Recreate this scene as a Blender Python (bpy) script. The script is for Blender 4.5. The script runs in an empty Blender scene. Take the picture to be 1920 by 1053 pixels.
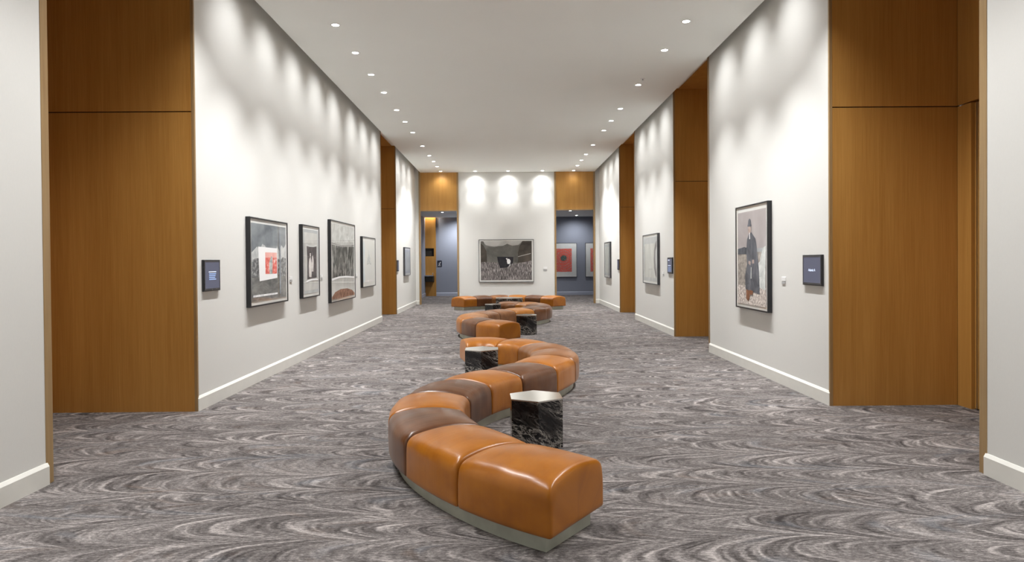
import bpy, bmesh, math, random
from math import sin, cos, pi, radians as R
from mathutils import Vector, Matrix
random.seed(7)
S = bpy.context.scene
COL = S.collection
CAM_H = 1.6

# ------------------------------------------------------------------ camera
F_PX, CX, CY, YAW, PITCH, ROLL = 1271.376, 954.12, 502.935, 0.0053, 0.0105, -0.0078
cam_data = bpy.data.cameras.new('camera')
cam = bpy.data.objects.new('camera', cam_data)
COL.objects.link(cam)
S.camera = cam
cam_data.sensor_fit = 'HORIZONTAL'
cam_data.sensor_width = 36.0
cam_data.lens = F_PX / 1920 * 36.0
cam_data.shift_x = (960 - CX) / 1920
cam_data.shift_y = (CY - 526.5) / 1920
cam_data.clip_start = 0.05
rx = Vector((cos(YAW), -sin(YAW), 0))
ry0 = Vector((sin(YAW), cos(YAW), 0))
rz0 = Vector((0, 0, 1))
fw = cos(PITCH) * ry0 - sin(PITCH) * rz0
up = sin(PITCH) * ry0 + cos(PITCH) * rz0
right = cos(ROLL) * rx + sin(ROLL) * up
upv = -sin(ROLL) * rx + cos(ROLL) * up
M = Matrix.Identity(4)
for i in range(3):
    M[i][0] = right[i]; M[i][1] = upv[i]; M[i][2] = -fw[i]
M[2][3] = CAM_H
cam.matrix_world = M

# ------------------------------------------------------------------ world, view
world = bpy.data.worlds.new('world')
S.world = world
world.use_nodes = True
world.node_tree.nodes['Background'].inputs[0].default_value = (0.9, 0.95, 1.0, 1)
world.node_tree.nodes['Background'].inputs[1].default_value = 0.3
S.view_settings.view_transform = 'Standard'
S.view_settings.look = 'None'
S.view_settings.gamma = 1.0
S.view_settings.use_curve_mapping = False
S.view_settings.exposure = 0.82
S.cycles.max_bounces = 10
S.cycles.diffuse_bounces = 6
S.cycles.glossy_bounces = 4
S.cycles.transparent_max_bounces = 12
S.cycles.sample_clamp_indirect = 6.0
BEAM, WASH = 84, 0.094
LAMP_W = 300.0       # watts of one wall-washing downlight
LAMP_COL = (0.985, 0.99, 0.995)

# ------------------------------------------------------------------ node helpers
class NT:
    def __init__(self, name):
        self.m = bpy.data.materials.new(name)
        self.m.use_nodes = True
        self.t = self.m.node_tree
        self.b = self.t.nodes['Principled BSDF']
    def n(self, kind, **kw):
        nd = self.t.nodes.new(kind)
        for k, v in kw.items():
            setattr(nd, k, v)
        return nd
    def put(self, sock, v):
        if hasattr(v, 'links') or hasattr(v, 'is_linked'):
            self.t.links.new(v, sock)
        else:
            if isinstance(v, tuple) and len(v) == 3 and sock.type == 'RGBA':
                v = v + (1,)
            sock.default_value = v
    def math(self, op, a, b=0.0, c=None, clamp=False):
        nd = self.n('ShaderNodeMath', operation=op, use_clamp=clamp)
        self.put(nd.inputs[0], a); self.put(nd.inputs[1], b)
        if c is not None: self.put(nd.inputs[2], c)
        return nd.outputs[0]
    def coord(self, out='Object'):
        return self.n('ShaderNodeTexCoord').outputs[out]
    def uv(self):
        return self.n('ShaderNodeUVMap').outputs[0]
    def sep(self, v):
        nd = self.n('ShaderNodeSeparateXYZ'); self.put(nd.inputs[0], v); return nd.outputs
    def comb(self, x=0.0, y=0.0, z=0.0):
        nd = self.n('ShaderNodeCombineXYZ')
        for i, v in enumerate((x, y, z)): self.put(nd.inputs[i], v)
        return nd.outputs[0]
    def scale(self, v, s):
        nd = self.n('ShaderNodeVectorMath', operation='MULTIPLY')
        self.put(nd.inputs[0], v); self.put(nd.inputs[1], s); return nd.outputs[0]
    def noise(self, v, scale=1.0, detail=2.0, rough=0.5, dist=0.0):
        nd = self.n('ShaderNodeTexNoise')
        self.put(nd.inputs['Vector'], v)
        nd.inputs['Scale'].default_value = scale
        nd.inputs['Detail'].default_value = detail
        nd.inputs['Roughness'].default_value = rough
        nd.inputs['Distortion'].default_value = dist
        return nd.outputs[0]
    def ramp(self, fac, stops):
        nd = self.n('ShaderNodeValToRGB')
        self.put(nd.inputs[0], fac)
        el = nd.color_ramp.elements
        while len(el) < len(stops): el.new(0.5)
        for e, (p, c) in zip(el, stops):
            e.position = p
            e.color = (c[0], c[1], c[2], 1) if isinstance(c, tuple) else (c, c, c, 1)
        return nd.outputs[0]
    def mix(self, fac, a, b, mode='MIX'):
        nd = self.n('ShaderNodeMix', data_type='RGBA', blend_type=mode)
        self.put(nd.inputs[0], fac); self.put(nd.inputs[6], a); self.put(nd.inputs[7], b)
        return nd.outputs[2]
    def bump(self, h, strength=0.2, dist=0.01):
        nd = self.n('ShaderNodeBump')
        nd.inputs['Strength'].default_value = strength
        nd.inputs['Distance'].default_value = dist
        self.put(nd.inputs['Height'], h)
        self.put(self.b.inputs['Normal'], nd.outputs[0])
    def set(self, color=None, rough=None, metal=None, spec=None, emit=None, strength=None, coat=None, ior=None):
        if color is not None: self.put(self.b.inputs['Base Color'], color)
        if rough is not None: self.put(self.b.inputs['Roughness'], rough)
        if metal is not None: self.b.inputs['Metallic'].default_value = metal
        if spec is not None: self.b.inputs['Specular IOR Level'].default_value = spec
        if ior is not None: self.b.inputs['IOR'].default_value = ior
        if coat is not None:
            self.b.inputs['Coat Weight'].default_value = coat
            self.b.inputs['Coat Roughness'].default_value = 0.08
        if emit is not None:
            self.put(self.b.inputs['Emission Color'], emit)
            self.b.inputs['Emission Strength'].default_value = strength
        return self.m

def lin(r, g, b):
    f = lambda c: (c / 255 / 12.92) if c <= 10 else ((c / 255 + 0.055) / 1.055) ** 2.4
    return (f(r), f(g), f(b))

# ------------------------------------------------------------------ materials
def mat_plain(name, col, rough=0.6, metal=0.0, spec=0.5, mottle=0.06, scale=6.0, coat=None):
    t = NT(name)
    n = t.noise(t.coord(), scale, 3)
    lo = tuple(c * (1 - mottle) for c in col); hi = tuple(min(1, c * (1 + mottle)) for c in col)
    return t.set(color=t.ramp(n, [(0.35, lo), (0.65, hi)]), rough=rough, metal=metal, spec=spec, coat=coat)

def mat_wall(name, col, rough=0.75):
    t = NT(name)
    c = t.coord()
    weave = t.noise(t.scale(c, (220.0, 220.0, 40.0)), 1.0, 2)
    big = t.noise(c, 0.8, 2)
    base = t.mix(0.5, t.ramp(weave, [(0.3, tuple(x * 0.96 for x in col)), (0.7, col)]),
                 t.ramp(big, [(0.3, tuple(x * 0.97 for x in col)), (0.7, col)]))
    t.bump(weave, 0.05, 0.002)
    return t.set(color=base, rough=rough, spec=0.3)

def mat_wood(name, dark, light, rough=0.38):
    t = NT(name)
    c = t.coord()
    fine = t.noise(t.scale(c, (170.0, 170.0, 2.2)), 1.0, 3, 0.6)
    broad = t.noise(t.scale(c, (7.0, 7.0, 0.25)), 1.0, 3, 0.6, 0.4)
    leaf = t.noise(t.scale(c, (2.4, 2.4, 0.05)), 1.0, 1)
    f = t.math('ADD', t.math('MULTIPLY', fine, 0.45), t.math('MULTIPLY', broad, 0.40))
    f = t.math('ADD', f, t.math('MULTIPLY', leaf, 0.20))
    t.bump(fine, 0.06, 0.001)
    return t.set(color=t.ramp(f, [(0.36, dark), (0.68, light)]), rough=rough, spec=0.4)

def mat_leather(name, base, light, deep):
    t = NT(name)
    uv = t.uv()
    mott = t.noise(t.scale(uv, (4.5, 4.5, 1.0)), 1.0, 3, 0.55, 0.2)
    streak = t.noise(t.scale(uv, (26.0, 2.0, 1.0)), 1.0, 3, 0.6)
    grain = t.noise(t.scale(uv, (260.0, 260.0, 1.0)), 1.0, 2)
    f = t.math('ADD', t.math('MULTIPLY', mott, 0.85), t.math('MULTIPLY', streak, 0.15))
    col = t.ramp(f, [(0.24, deep), (0.5, base), (0.80, light)])
    patch = t.noise(t.scale(uv, (1.6, 1.9, 1.0)), 1.0, 2)
    wr = t.noise(t.scale(uv, (24.0, 1.6, 1.0)), 1.0, 1, 0.5, 0.0)
    wr = t.math('MULTIPLY', wr, t.ramp(patch, [(0.25, 0.05), (0.75, 1.0)]))
    h = t.math('ADD', t.math('MULTIPLY', wr, 1.0), t.math('MULTIPLY', grain, 0.03))
    t.bump(h, 0.16, 0.010)
    rough = t.math('ADD', 0.27, t.math('MULTIPLY', mott, 0.05))
    t.b.inputs['Coat Weight'].default_value = 0.12
    t.b.inputs['Sheen Weight'].default_value = 0.05
    t.b.inputs['Sheen Roughness'].default_value = 0.35
    t.b.inputs['Sheen Tint'].default_value = (1.0, 0.86, 0.72, 1)
    t.b.inputs['Coat Roughness'].default_value = 0.22
    return t.set(color=col, rough=rough, spec=0.42)

def mat_marble():
    t = NT('black_marble')
    c = t.coord()
    rot = t.n('ShaderNodeMapping'); t.put(rot.inputs[0], c)
    rot.inputs['Rotation'].default_value = (0.25, R(-32), 0.35)
    v = rot.outputs[0]
    a = t.noise(t.scale(v, (4.2, 4.2, 15.0)), 1.0, 6, 0.72, 1.3)
    b = t.noise(t.scale(v, (11.0, 11.0, 36.0)), 1.0, 5, 0.7, 1.0)
    zone = t.noise(t.scale(v, (2.2, 2.2, 6.0)), 1.0, 2, 0.5)
    vein = t.math('SUBTRACT', 1.0, t.math('MULTIPLY', t.math('ABSOLUTE', t.math('SUBTRACT', a, 0.5)), 16.0), clamp=True)
    vein2 = t.ramp(b, [(0.52, 0.0), (0.66, 1.0)])
    z = t.ramp(zone, [(0.34, 0.08), (0.52, 1.0)])
    f = t.math('MULTIPLY', t.math('MAXIMUM', t.math('MULTIPLY', vein, 0.70), t.math('MULTIPLY', vein2, 0.80)), z)
    col = t.ramp(f, [(0.0, (0.006, 0.006, 0.007)), (0.35, (0.05, 0.046, 0.043)), (1.0, (0.70, 0.66, 0.60))])
    return t.set(color=col, rough=0.12, spec=0.5)

def mat_carpet():
    t = NT('patterned_carpet')
    c = t.coord()
    x, y, z = t.sep(c)
    warp = t.noise(t.scale(c, (0.45, 0.8, 1.0)), 1.0, 2)
    yd = t.math('ADD', y, t.math('MULTIPLY', t.math('SUBTRACT', warp, 0.5), 0.55))

    def layer(pitch, off, k, seed):
        """rows of nested arcs opening to the right"""
        yp = t.math('DIVIDE', t.math('ADD', yd, off), pitch)
        row = t.math('FLOOR', yp)
        tt = t.math('MULTIPLY', t.math('SUBTRACT', t.math('FRACT', yp), 0.5), 2.0)
        wn = t.n('ShaderNodeTexWhiteNoise', noise_dimensions='1D')
        t.put(wn.inputs['W'], t.math('ADD', row, seed))
        amp = t.noise(t.comb(t.math('MULTIPLY', x, 1.1), row, seed), 1.0, 1)
        amp = t.math('ADD', k * 0.35, t.math('MULTIPLY', amp, k * 1.3))
        t2 = t.math('POWER', t.math('ABSOLUTE', tt), 2.6)
        wob = t.noise(t.scale(c, (3.2, 5.0, 1.0)), 1.0, 3)
        fin = t.noise(t.scale(c, (9.0, 60.0, 1.0)), 1.0, 2)
        u = t.math('SUBTRACT', t.math('ADD', x, t.math('MULTIPLY', wn.outputs[0], 13.0)), t.math('MULTIPLY', t2, amp))
        u = t.math('ADD', u, t.math('MULTIPLY', wob, 0.13))
        u = t.math('ADD', u, t.math('MULTIPLY', fin, 0.035))
        rz = t.math('MULTIPLY', row, 3.71 + seed)
        b1 = t.noise(t.comb(t.math('MULTIPLY', u, 10.5), t.math('MULTIPLY', tt, 0.45), rz), 1.0, 1, 0.5)
        b2 = t.noise(t.comb(t.math('MULTIPLY', u, 27.0), t.math('MULTIPLY', tt, 0.9), rz), 1.0, 2, 0.6)
        return u, tt, rz, t.math('ADD', t.math('MULTIPLY', b1, 0.52), t.math('MULTIPLY', b2, 0.48))
    u, tt, rz, fa = layer(0.43, 0.0, 0.50, 0.0)
    u2, tt2, rz2, fb = layer(0.33, 0.11, 0.35, 5.0)
    sel = t.ramp(t.noise(t.scale(c, (0.9, 1.7, 1.0)), 1.0, 2), [(0.46, 0.0), (0.54, 1.0)])
    arcs = t.math('ADD', t.math('MULTIPLY', fa, t.math('SUBTRACT', 1.0, sel)), t.math('MULTIPLY', fb, sel))
    streak = t.noise(t.scale(c, (4.0, 70.0, 1.0)), 1.0, 4, 0.7)
    pile = t.noise(t.scale(c, (90.0, 230.0, 1.0)), 1.0, 2, 0.7)
    fleck = t.noise(t.scale(c, (28.0, 75.0, 1.0)), 1.0, 3, 0.7)
    big = t.noise(t.scale(c, (0.8, 1.6, 1.0)), 1.0, 3)
    show = t.ramp(t.noise(t.scale(c, (1.5, 2.4, 1.0)), 1.0, 2), [(0.35, 0.45), (0.6, 1.0)])
    f = t.math('MULTIPLY', t.math('SUBTRACT', arcs, 0.5), t.math('MULTIPLY', show, 1.9))
    f = t.math('ADD', f, t.math('MULTIPLY', t.math('SUBTRACT', streak, 0.5), 0.50))
    f = t.math('ADD', f, t.math('MULTIPLY', t.math('SUBTRACT', fleck, 0.5), 0.85))
    f = t.math('ADD', f, t.math('MULTIPLY', t.math('SUBTRACT', pile, 0.5), 0.42))
    f = t.math('ADD', f, t.math('MULTIPLY', t.math('SUBTRACT', big, 0.5), 0.26))
    f = t.math('ADD', f, 0.5)
    col = t.ramp(f, [(0.18, (0.034, 0.029, 0.028)), (0.43, (0.100, 0.089, 0.085)), (0.57, (0.168, 0.151, 0.145)), (0.84, (0.38, 0.345, 0.325))])
    tint = t.noise(t.comb(t.math('MULTIPLY', u, 3.0), t.math('MULTIPLY', tt, 0.5), t.math('ADD', rz, 40.0)), 1.0, 2)
    col = t.mix(t.ramp(tint, [(0.60, 0.0), (0.70, 0.32)]), col, t.mix(0.6, col, (0.14, 0.175, 0.215)))
    tint2 = t.noise(t.comb(t.math('MULTIPLY', u2, 3.4), t.math('MULTIPLY', tt2, 0.5), t.math('ADD', rz2, 90.0)), 1.0, 2)
    col = t.mix(t.ramp(tint2, [(0.62, 0.0), (0.74, 0.35)]), col, t.mix(0.5, col, (0.20, 0.125, 0.08)))
    t.bump(t.math('ADD', pile, streak), 0.3, 0.006)
    return t.set(color=col, rough=0.95, spec=0.1)

def mat_glass():
    t = NT('picture_glass')
    nodes = t.t.nodes
    nodes.remove(t.b)
    out = [n for n in nodes if n.type == 'OUTPUT_MATERIAL'][0]
    tr = t.n('ShaderNodeBsdfTransparent'); tr.inputs[0].default_value = (0.97, 0.98, 0.97, 1)
    gl = t.n('ShaderNodeBsdfGlossy'); gl.inputs['Roughness'].default_value = 0.01
    lw = t.n('ShaderNodeLayerWeight'); lw.inputs['Blend'].default_value = 0.5
    fac = t.math('ADD', 0.035, t.math('MULTIPLY', t.math('POWER', lw.outputs['Facing'], 5.0), 0.9))
    mx = t.n('ShaderNodeMixShader')
    t.t.links.new(fac, mx.inputs[0]); t.t.links.new(tr.outputs[0], mx.inputs[1]); t.t.links.new(gl.outputs[0], mx.inputs[2])
    t.t.links.new(mx.outputs[0], out.inputs[0])
    return t.m

def mat_emit(name, col, strength):
    t = NT(name)
    return t.set(color=(0.02, 0.02, 0.02), rough=0.4, emit=col, strength=strength)

def mat_print(name, stops, scale=(6, 6, 6), detail=5, dist=0.5, rough=0.55):
    """printed paper: a noise picture in the given tones"""
    t = NT(name)
    n = t.noise(t.scale(t.coord(), tuple(float(s) for s in scale)), 1.0, detail, 0.62, dist)
    stops = [(p, tuple(min(0.84, v * 1.45) for v in c_)) for p, c_ in stops]
    return t.set(color=t.ramp(n, stops), rough=rough, spec=0.25)

def mat_swirl():
    t = NT('red_swirl_print')
    c = t.coord()
    x, y, z = t.sep(c)
    zz = t.math('SUBTRACT', z, 0.10)
    r = t.math('SQRT', t.math('ADD', t.math('MULTIPLY', x, x), t.math('MULTIPLY', zz, zz)))
    n = t.noise(c, 9.0, 4, 0.6, 1.2)
    w = t.math('SINE', t.math('ADD', t.math('MULTIPLY', r, 55.0), t.math('MULTIPLY', n, 16.0)))
    red = t.ramp(w, [(0.15, (0.80, 0.14, 0.10)), (0.55, (0.74, 0.17, 0.13)), (0.75, (0.16, 0.06, 0.06)), (0.95, (0.80, 0.34, 0.28))])
    core = t.ramp(t.noise(c, 22.0, 3), [(0.4, (0.03, 0.07, 0.07)), (0.6, (0.16, 0.22, 0.18))])
    m = t.ramp(t.math('ADD', r, t.math('MULTIPLY', n, 0.12)), [(0.17, 1.0), (0.23, 0.0)])
    return t.set(color=t.mix(m, red, core), rough=0.6)

WALL = mat_wall('painted_wall', (0.72, 0.715, 0.685))
BLUE = mat_wall('blue_grey_wall', (0.30, 0.322, 0.385))
CEIL = mat_wall('ceiling_plaster', (0.91, 0.925, 0.89))
BASE = mat_plain('baseboard_paint', (0.74, 0.73, 0.68), 0.4, spec=0.5, mottle=0.02)
WOOD = mat_wood('oak_veneer', (0.38, 0.175, 0.036), (0.54, 0.285, 0.074))
TRIMW = mat_wood('oak_trim', (0.25, 0.15, 0.065), (0.40, 0.27, 0.13), 0.32)
GAP = mat_plain('dark_reveal', (0.03, 0.015, 0.008), 0.8)
CARPET = mat_carpet()
CARAMEL = mat_leather('caramel_leather', (0.33, 0.108, 0.006), (0.41, 0.145, 0.011), (0.24, 0.070, 0.004))
TAN = mat_leather('tan_leather', (0.36, 0.130, 0.013), (0.44, 0.175, 0.026), (0.27, 0.088, 0.007))
BROWN = mat_leather('brown_leather', (0.105, 0.038, 0.012), (0.17, 0.070, 0.026), (0.055, 0.018, 0.006))
CHEST = mat_leather('chestnut_leather', (0.21, 0.080, 0.022), (0.31, 0.135, 0.048), (0.12, 0.040, 0.010))
PLINTH = mat_plain('brushed_plinth', (0.52, 0.54, 0.455), 0.42, metal=0.25, mottle=0.1)
MARBLE = mat_marble()
TABLETOP = mat_plain('polished_top', (0.74, 0.72, 0.67), 0.16, metal=0.9, mottle=0.02)
FRAME = mat_plain('black_frame', (0.012, 0.012, 0.014), 0.35, spec=0.5, mottle=0.2)
FRAMEGREY = mat_plain('grey_frame', (0.055, 0.055, 0.06), 0.35, spec=0.5, mottle=0.2)
MAT = mat_plain('white_mat', (0.86, 0.85, 0.83), 0.8, mottle=0.02)
GLASS = mat_glass()
SCREENBODY = mat_plain('screen_casing', (0.012, 0.012, 0.014), 0.3)
BEZEL = mat_plain('screen_bezel', (0.05, 0.05, 0.055), 0.25)
SCREEN = mat_emit('screen_glow', (0.046, 0.050, 0.080), 1.0)
SCREENTEXT = mat_emit('screen_text', (0.70, 0.78, 1.0), 0.9)
SCREENTEXT2 = mat_emit('screen_text_dim', (0.25, 0.36, 0.62), 0.8)
LENS = mat_emit('lamp_lens', (1.0, 0.97, 0.92), 28.0)
RING = mat_plain('lamp_ring', (0.75, 0.74, 0.72), 0.4)
CHROME = mat_plain('chrome', (0.72, 0.72, 0.72), 0.15, metal=1.0, mottle=0.02)
STEEL = mat_plain('satin_steel', (0.5, 0.5, 0.5), 0.3, metal=1.0, mottle=0.04)
DARK = mat_plain('dark_panel', (0.028, 0.022, 0.014), 0.5)
NAVY = mat_plain('sign_navy', (0.012, 0.015, 0.032), 0.4)
WHITEP = mat_plain('white_plastic', (0.80, 0.80, 0.79), 0.45, mottle=0.01)
SHADOWGREY = mat_plain('card_shadow_grey', (0.42, 0.42, 0.42), 0.6, mottle=0.03)

# ------------------------------------------------------------------ mesh helpers
def link(o, parent=None):
    COL.objects.link(o)
    if parent is not None: o.parent = parent
    return o

def tag(o, label=None, cat=None, group=None, kind=None):
    if label: o['label'] = label
    if cat: o['category'] = cat
    if group: o['group'] = group
    if kind: o['kind'] = kind
    return o

def empty(name, loc, rz=0.0):
    o = bpy.data.objects.new(name, None)
    o.empty_display_size = 0.1
    link(o)
    o.location = loc; o.rotation_euler = (0, 0, rz)
    return o

class MB:
    """collects shapes, each with a material, into one mesh"""
    def __init__(self):
        self.bm = bmesh.new(); self.mats = []
        self.uvl = self.bm.loops.layers.uv.new('UVMap')
    def mi(self, m):
        if m not in self.mats: self.mats.append(m)
        return self.mats.index(m)
    def face(self, pts, m, smooth=False):
        f = self.bm.faces.new([self.bm.verts.new(p) for p in pts])
        f.material_index = self.mi(m); f.smooth = smooth
        return f
    def box(self, x0, x1, y0, y1, z0, z1, m, bevel=0.0):
        x0, x1 = min(x0, x1), max(x0, x1); y0, y1 = min(y0, y1), max(y0, y1); z0, z1 = min(z0, z1), max(z0, z1)
        v = [self.bm.verts.new(p) for p in ((x0, y0, z0), (x1, y0, z0), (x1, y1, z0), (x0, y1, z0), (x0, y0, z1), (x1, y0, z1), (x1, y1, z1), (x0, y1, z1))]
        fs = []
        for q in ((0, 3, 2, 1), (4, 5, 6, 7), (0, 1, 5, 4), (1, 2, 6, 5), (2, 3, 7, 6), (3, 0, 4, 7)):
            f = self.bm.faces.new([v[i] for i in q]); f.material_index = self.mi(m); fs.append(f)
        if bevel:
            ed = list({e for f in fs for e in f.edges})
            bmesh.ops.bevel(self.bm, geom=ed, offset=bevel, segments=2, affect='EDGES', profile=0.6, material=-1)
        return self
    def prism(self, pts, axis, a, b, m, bevel=0.0):
        """polygon pts extruded along axis ('x','y','z') from a to b"""
        def P(u, v, w):
            return {'x': (w, u, v), 'y': (u, w, v), 'z': (u, v, w)}[axis]
        A = [self.bm.verts.new(P(u, v, a)) for u, v in pts]; B = [self.bm.verts.new(P(u, v, b)) for u, v in pts]
        n = len(pts); fs = [self.bm.faces.new(A[::-1]), self.bm.faces.new(B)]
        for i in range(n):
            fs.append(self.bm.faces.new((A[i], A[(i + 1) % n], B[(i + 1) % n], B[i])))
        for f in fs: f.material_index = self.mi(m)
        if bevel:
            bmesh.ops.bevel(self.bm, geom=list({e for f in fs for e in f.edges}), offset=bevel, segments=2, affect='EDGES', material=-1)
        return self
    def lathe(self, prof, m, seg=24, axis='z', c=(0, 0, 0), smooth=True):
        rings = []
        for r, h in prof:
            ring = []
            for k in range(seg):
                a = 2 * pi * k / seg
                p = (r * cos(a), r * sin(a), h)
                if axis == 'y': p = (p[0], p[2], p[1])
                if axis == 'x': p = (p[2], p[0], p[1])
                ring.append(self.bm.verts.new((p[0] + c[0], p[1] + c[1], p[2] + c[2])))
            rings.append(ring)
        for a, b in zip(rings, rings[1:]):
            for k in range(seg):
                f = self.bm.faces.new((a[k], a[(k + 1) % seg], b[(k + 1) % seg], b[k]))
                f.material_index = self.mi(m); f.smooth = smooth
        for ring in (rings[0], rings[-1]):
            f = self.bm.faces.new(ring); f.material_index = self.mi(m)
        return self
    def build(self, name, parent=None, fix=True):
        if fix: bmesh.ops.recalc_face_normals(self.bm, faces=self.bm.faces)
        me = bpy.data.meshes.new(name)
        self.bm.to_mesh(me); self.bm.free()
        for m in self.mats: me.materials.append(m)
        return link(bpy.data.objects.new(name, me), parent)

def struct(mb, name, parent=None):
    o = mb.build(name, parent)
    if parent is None: o['kind'] = 'structure'
    return o

# ------------------------------------------------------------------ room measurements (metres)
XL, XR = -3.352, 3.535            # faces of the long walls
ZC = 4.94                         # underside of the hung ceiling
ZT = 5.17                         # soffit over the recesses
YN = -6.0                         # wall behind the camera
YE = 25.45                        # end wall
YB = 31.8                         # wall of the passage behind the end wall
ZSEAM = 3.24
LSEG = [(YN, 5.013), (7.345, 18.42), (20.85, YE)]
RSEG = [(YN, 5.034), (7.345, 11.78), (14.14, 18.48), (20.86, YE)]

# ------------------------------------------------------------------ floor, ceiling
f = MB(); f.box(-5.2, 5.4, YN - 0.2, YB + 0.2, -0.1, 0.0, CARPET); struct(f, 'floor')
c = MB(); c.box(-3.155, 3.37, YN, YE, ZC, ZC + 0.09, CEIL); struct(c, 'ceiling')
c = MB(); c.box(-5.2, 5.4, YN - 0.2, YE + 0.1, ZT, ZT + 0.12, CEIL); struct(c, 'ceiling_upper')

# ------------------------------------------------------------------ long walls
def baseboard(side, xface, y0, y1, name):
    s = 1 if side == 'left' else -1
    th, h = 0.019, 0.16
    mb = MB()
    mb.prism([(xface, 0), (xface + s * th, 0), (xface + s * th, h - 0.026), (xface + s * 0.004, h), (xface, h)], 'y', y0, y1, BASE)
    return struct(mb, name)

def wood_post(x0, x1, y0, y1, name, z1=ZT):
    mb = MB(); mb.box(x0, x1, y0, y1, 0, z1, TRIMW, 0.003)
    return struct(mb, name)

nt = [0]
def trim_name():
    nt[0] += 1
    return 'trim_%d' % nt[0]

for side, xf, segs in (('left', XL, LSEG), ('right', XR, RSEG)):
    s = 1 if side == 'left' else -1          # direction from the wall into the room
    for i, (y0, y1) in enumerate(segs):
        first, last = i == 0, i == len(segs) - 1
        a = y0 if first else y0 + 0.028
        b = y1 if last else y1 - 0.079
        mb = MB(); mb.box(xf, xf - s * 0.10, a, b, 0, ZT, WALL); struct(mb, 'wall_' + side)
        baseboard(side, xf, a + (0 if first else -0.02), b + (0.012 if not last else 0), 'baseboard_' + side)
        if not last:
            wood_post(xf + s * 0.004, xf - s * 0.10, y1 - 0.079, y1, trim_name())
        if not first:
            wood_post(xf + s * 0.012, xf - s * 0.022, y0, y0 + 0.028, trim_name())
    # recesses between the wall segments: wood far panel, back and near side, split by a dark joint
    for i in range(len(segs) - 1):
        y0, y1 = segs[i][1], segs[i + 1][0]
        near = i == 0
        depth = (1.70 if side == 'left' else 1.38) if near else 1.30
        xb = xf - s * depth
        mb = MB()
        for z0, z1 in ((0, ZSEAM - 0.006), (ZSEAM + 0.006, ZT)):
            mb.box(xf - s * 0.022, xb, y1, y1 + 0.05, z0, z1, WOOD)            # far panel, facing the camera
            mb.box(xf - s * 0.10, xb, y0 - 0.05, y0 - 0.001, z0, z1, WOOD)     # near side
            if not near:
                mb.box(xb, xb - s * 0.05, y0 - 0.05, y1 + 0.05, z0, z1, WOOD)
        if near:
            for z0, z1 in ((0, ZSEAM - 0.006), (ZSEAM + 0.006, ZT)):
                mb.box(xb, xb - s * 0.09, y1 - 0.22, y1 - 0.004, z0, z1, WOOD)
                mb.box(xb, xb - s * 0.09, y0 - 0.05, y0 + 0.20, z0, z1, WOOD)
            mb.box(xb, xb - s * 0.09, y0 + 0.20, y1 - 0.22, ZSEAM + 0.006, ZT, WOOD)
        mb.box(xf - s * 0.10, xb, y0, y1, ZT - 0.012, ZT - 0.001, WOOD)  # wood sheet stands in for the brown reflection on the unlit soffit
        mb.box(xf - s * 0.03, xb - s * 0.04, y1 + 0.02, y1 + 0.06, 0, ZT, GAP)
        mb.box(xb - s * 0.09, xb - s * 0.14, y0 - 0.05, y1 + 0.06, 0, ZT, GAP)
        struct(mb, 'wall_%s_recess' % side)
        if near:                                                             # pair of door leaves set back in the recess
            d0, d1 = y0 + 0.205, y1 - 0.225
            mid = (d0 + d1) / 2
            dr = MB()
            dr.box(xb - s * 0.035, xb - s * 0.085, d0, mid - 0.003, 0.012, ZSEAM - 0.012, WOOD)
            dr.box(xb - s * 0.035, xb - s * 0.085, mid + 0.003, d1, 0.012, ZSEAM - 0.012, WOOD)
            d = struct(dr, 'door_1' if side == 'right' else 'door_2')
            for yy in (mid - 0.07, mid + 0.07):
                hb = MB(); hb.box(xb - s * 0.033, xb + s * 0.02, yy - 0.012, yy + 0.012, 0.9, 1.25, STEEL, 0.004)
                hb.build('handle', d)
            st = MB(); st.box(xb - s * 0.020, xb - s * 0.034, d1 - 0.05, d1 - 0.04, 0.01, ZSEAM - 0.01, STEEL)
            st.build('edge_strip', d)

# wall behind the camera
mb = MB(); mb.box(XL - 0.1, XR + 0.1, YN - 0.12, YN, 0, ZT, WALL); struct(mb, 'wall_back')

# ------------------------------------------------------------------ end wall with its two openings
ZH = 3.505
mb = MB(); mb.box(-1.735, 1.86, YE, YE + 0.16, 0, ZT, WALL); struct(mb, 'wall_end')
mb = MB(); mb.box(XL - 0.1, -3.222, YE, YE + 0.16, 0, ZT, WALL); struct(mb, 'wall_end')
mb = MB(); mb.box(3.385, XR + 0.1, YE, YE + 0.16, 0, ZT, WALL); struct(mb, 'wall_end')
for x0, x1 in ((XL, -3.222), (3.385, XR)):
    mb = MB(); mb.prism([(YE, 0), (YE - 0.019, 0), (YE - 0.019, 0.134), (YE - 0.004, 0.16), (YE, 0.16)], 'x', x0, x1, BASE); struct(mb, 'baseboard_end')
mb = MB(); mb.prism([(YE, 0), (YE - 0.019, 0), (YE - 0.019, 0.134), (YE - 0.004, 0.16), (YE, 0.16)], 'x', -1.735, 1.86, BASE); struct(mb, 'baseboard_end')
for x0, x1 in ((-3.222, -1.735), (1.86, 3.385)):
    mb = MB()
    mb.box(x0 + 0.05, x1 - 0.05, YE - 0.012, YE + 0.16, ZH + 0.03, ZT, WOOD); struct(mb, 'wall_end_header')
    for a, b in ((x0, x0 + 0.062), (x1 - 0.062, x1)):
        wood_post(a, b, YE - 0.03, YE + 0.18, trim_name())
    mb = MB(); mb.box(x0 + 0.062, x1 - 0.062, YE - 0.02, YE + 0.18, ZH - 0.006, ZH + 0.03, TRIMW); struct(mb, trim_name())

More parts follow.
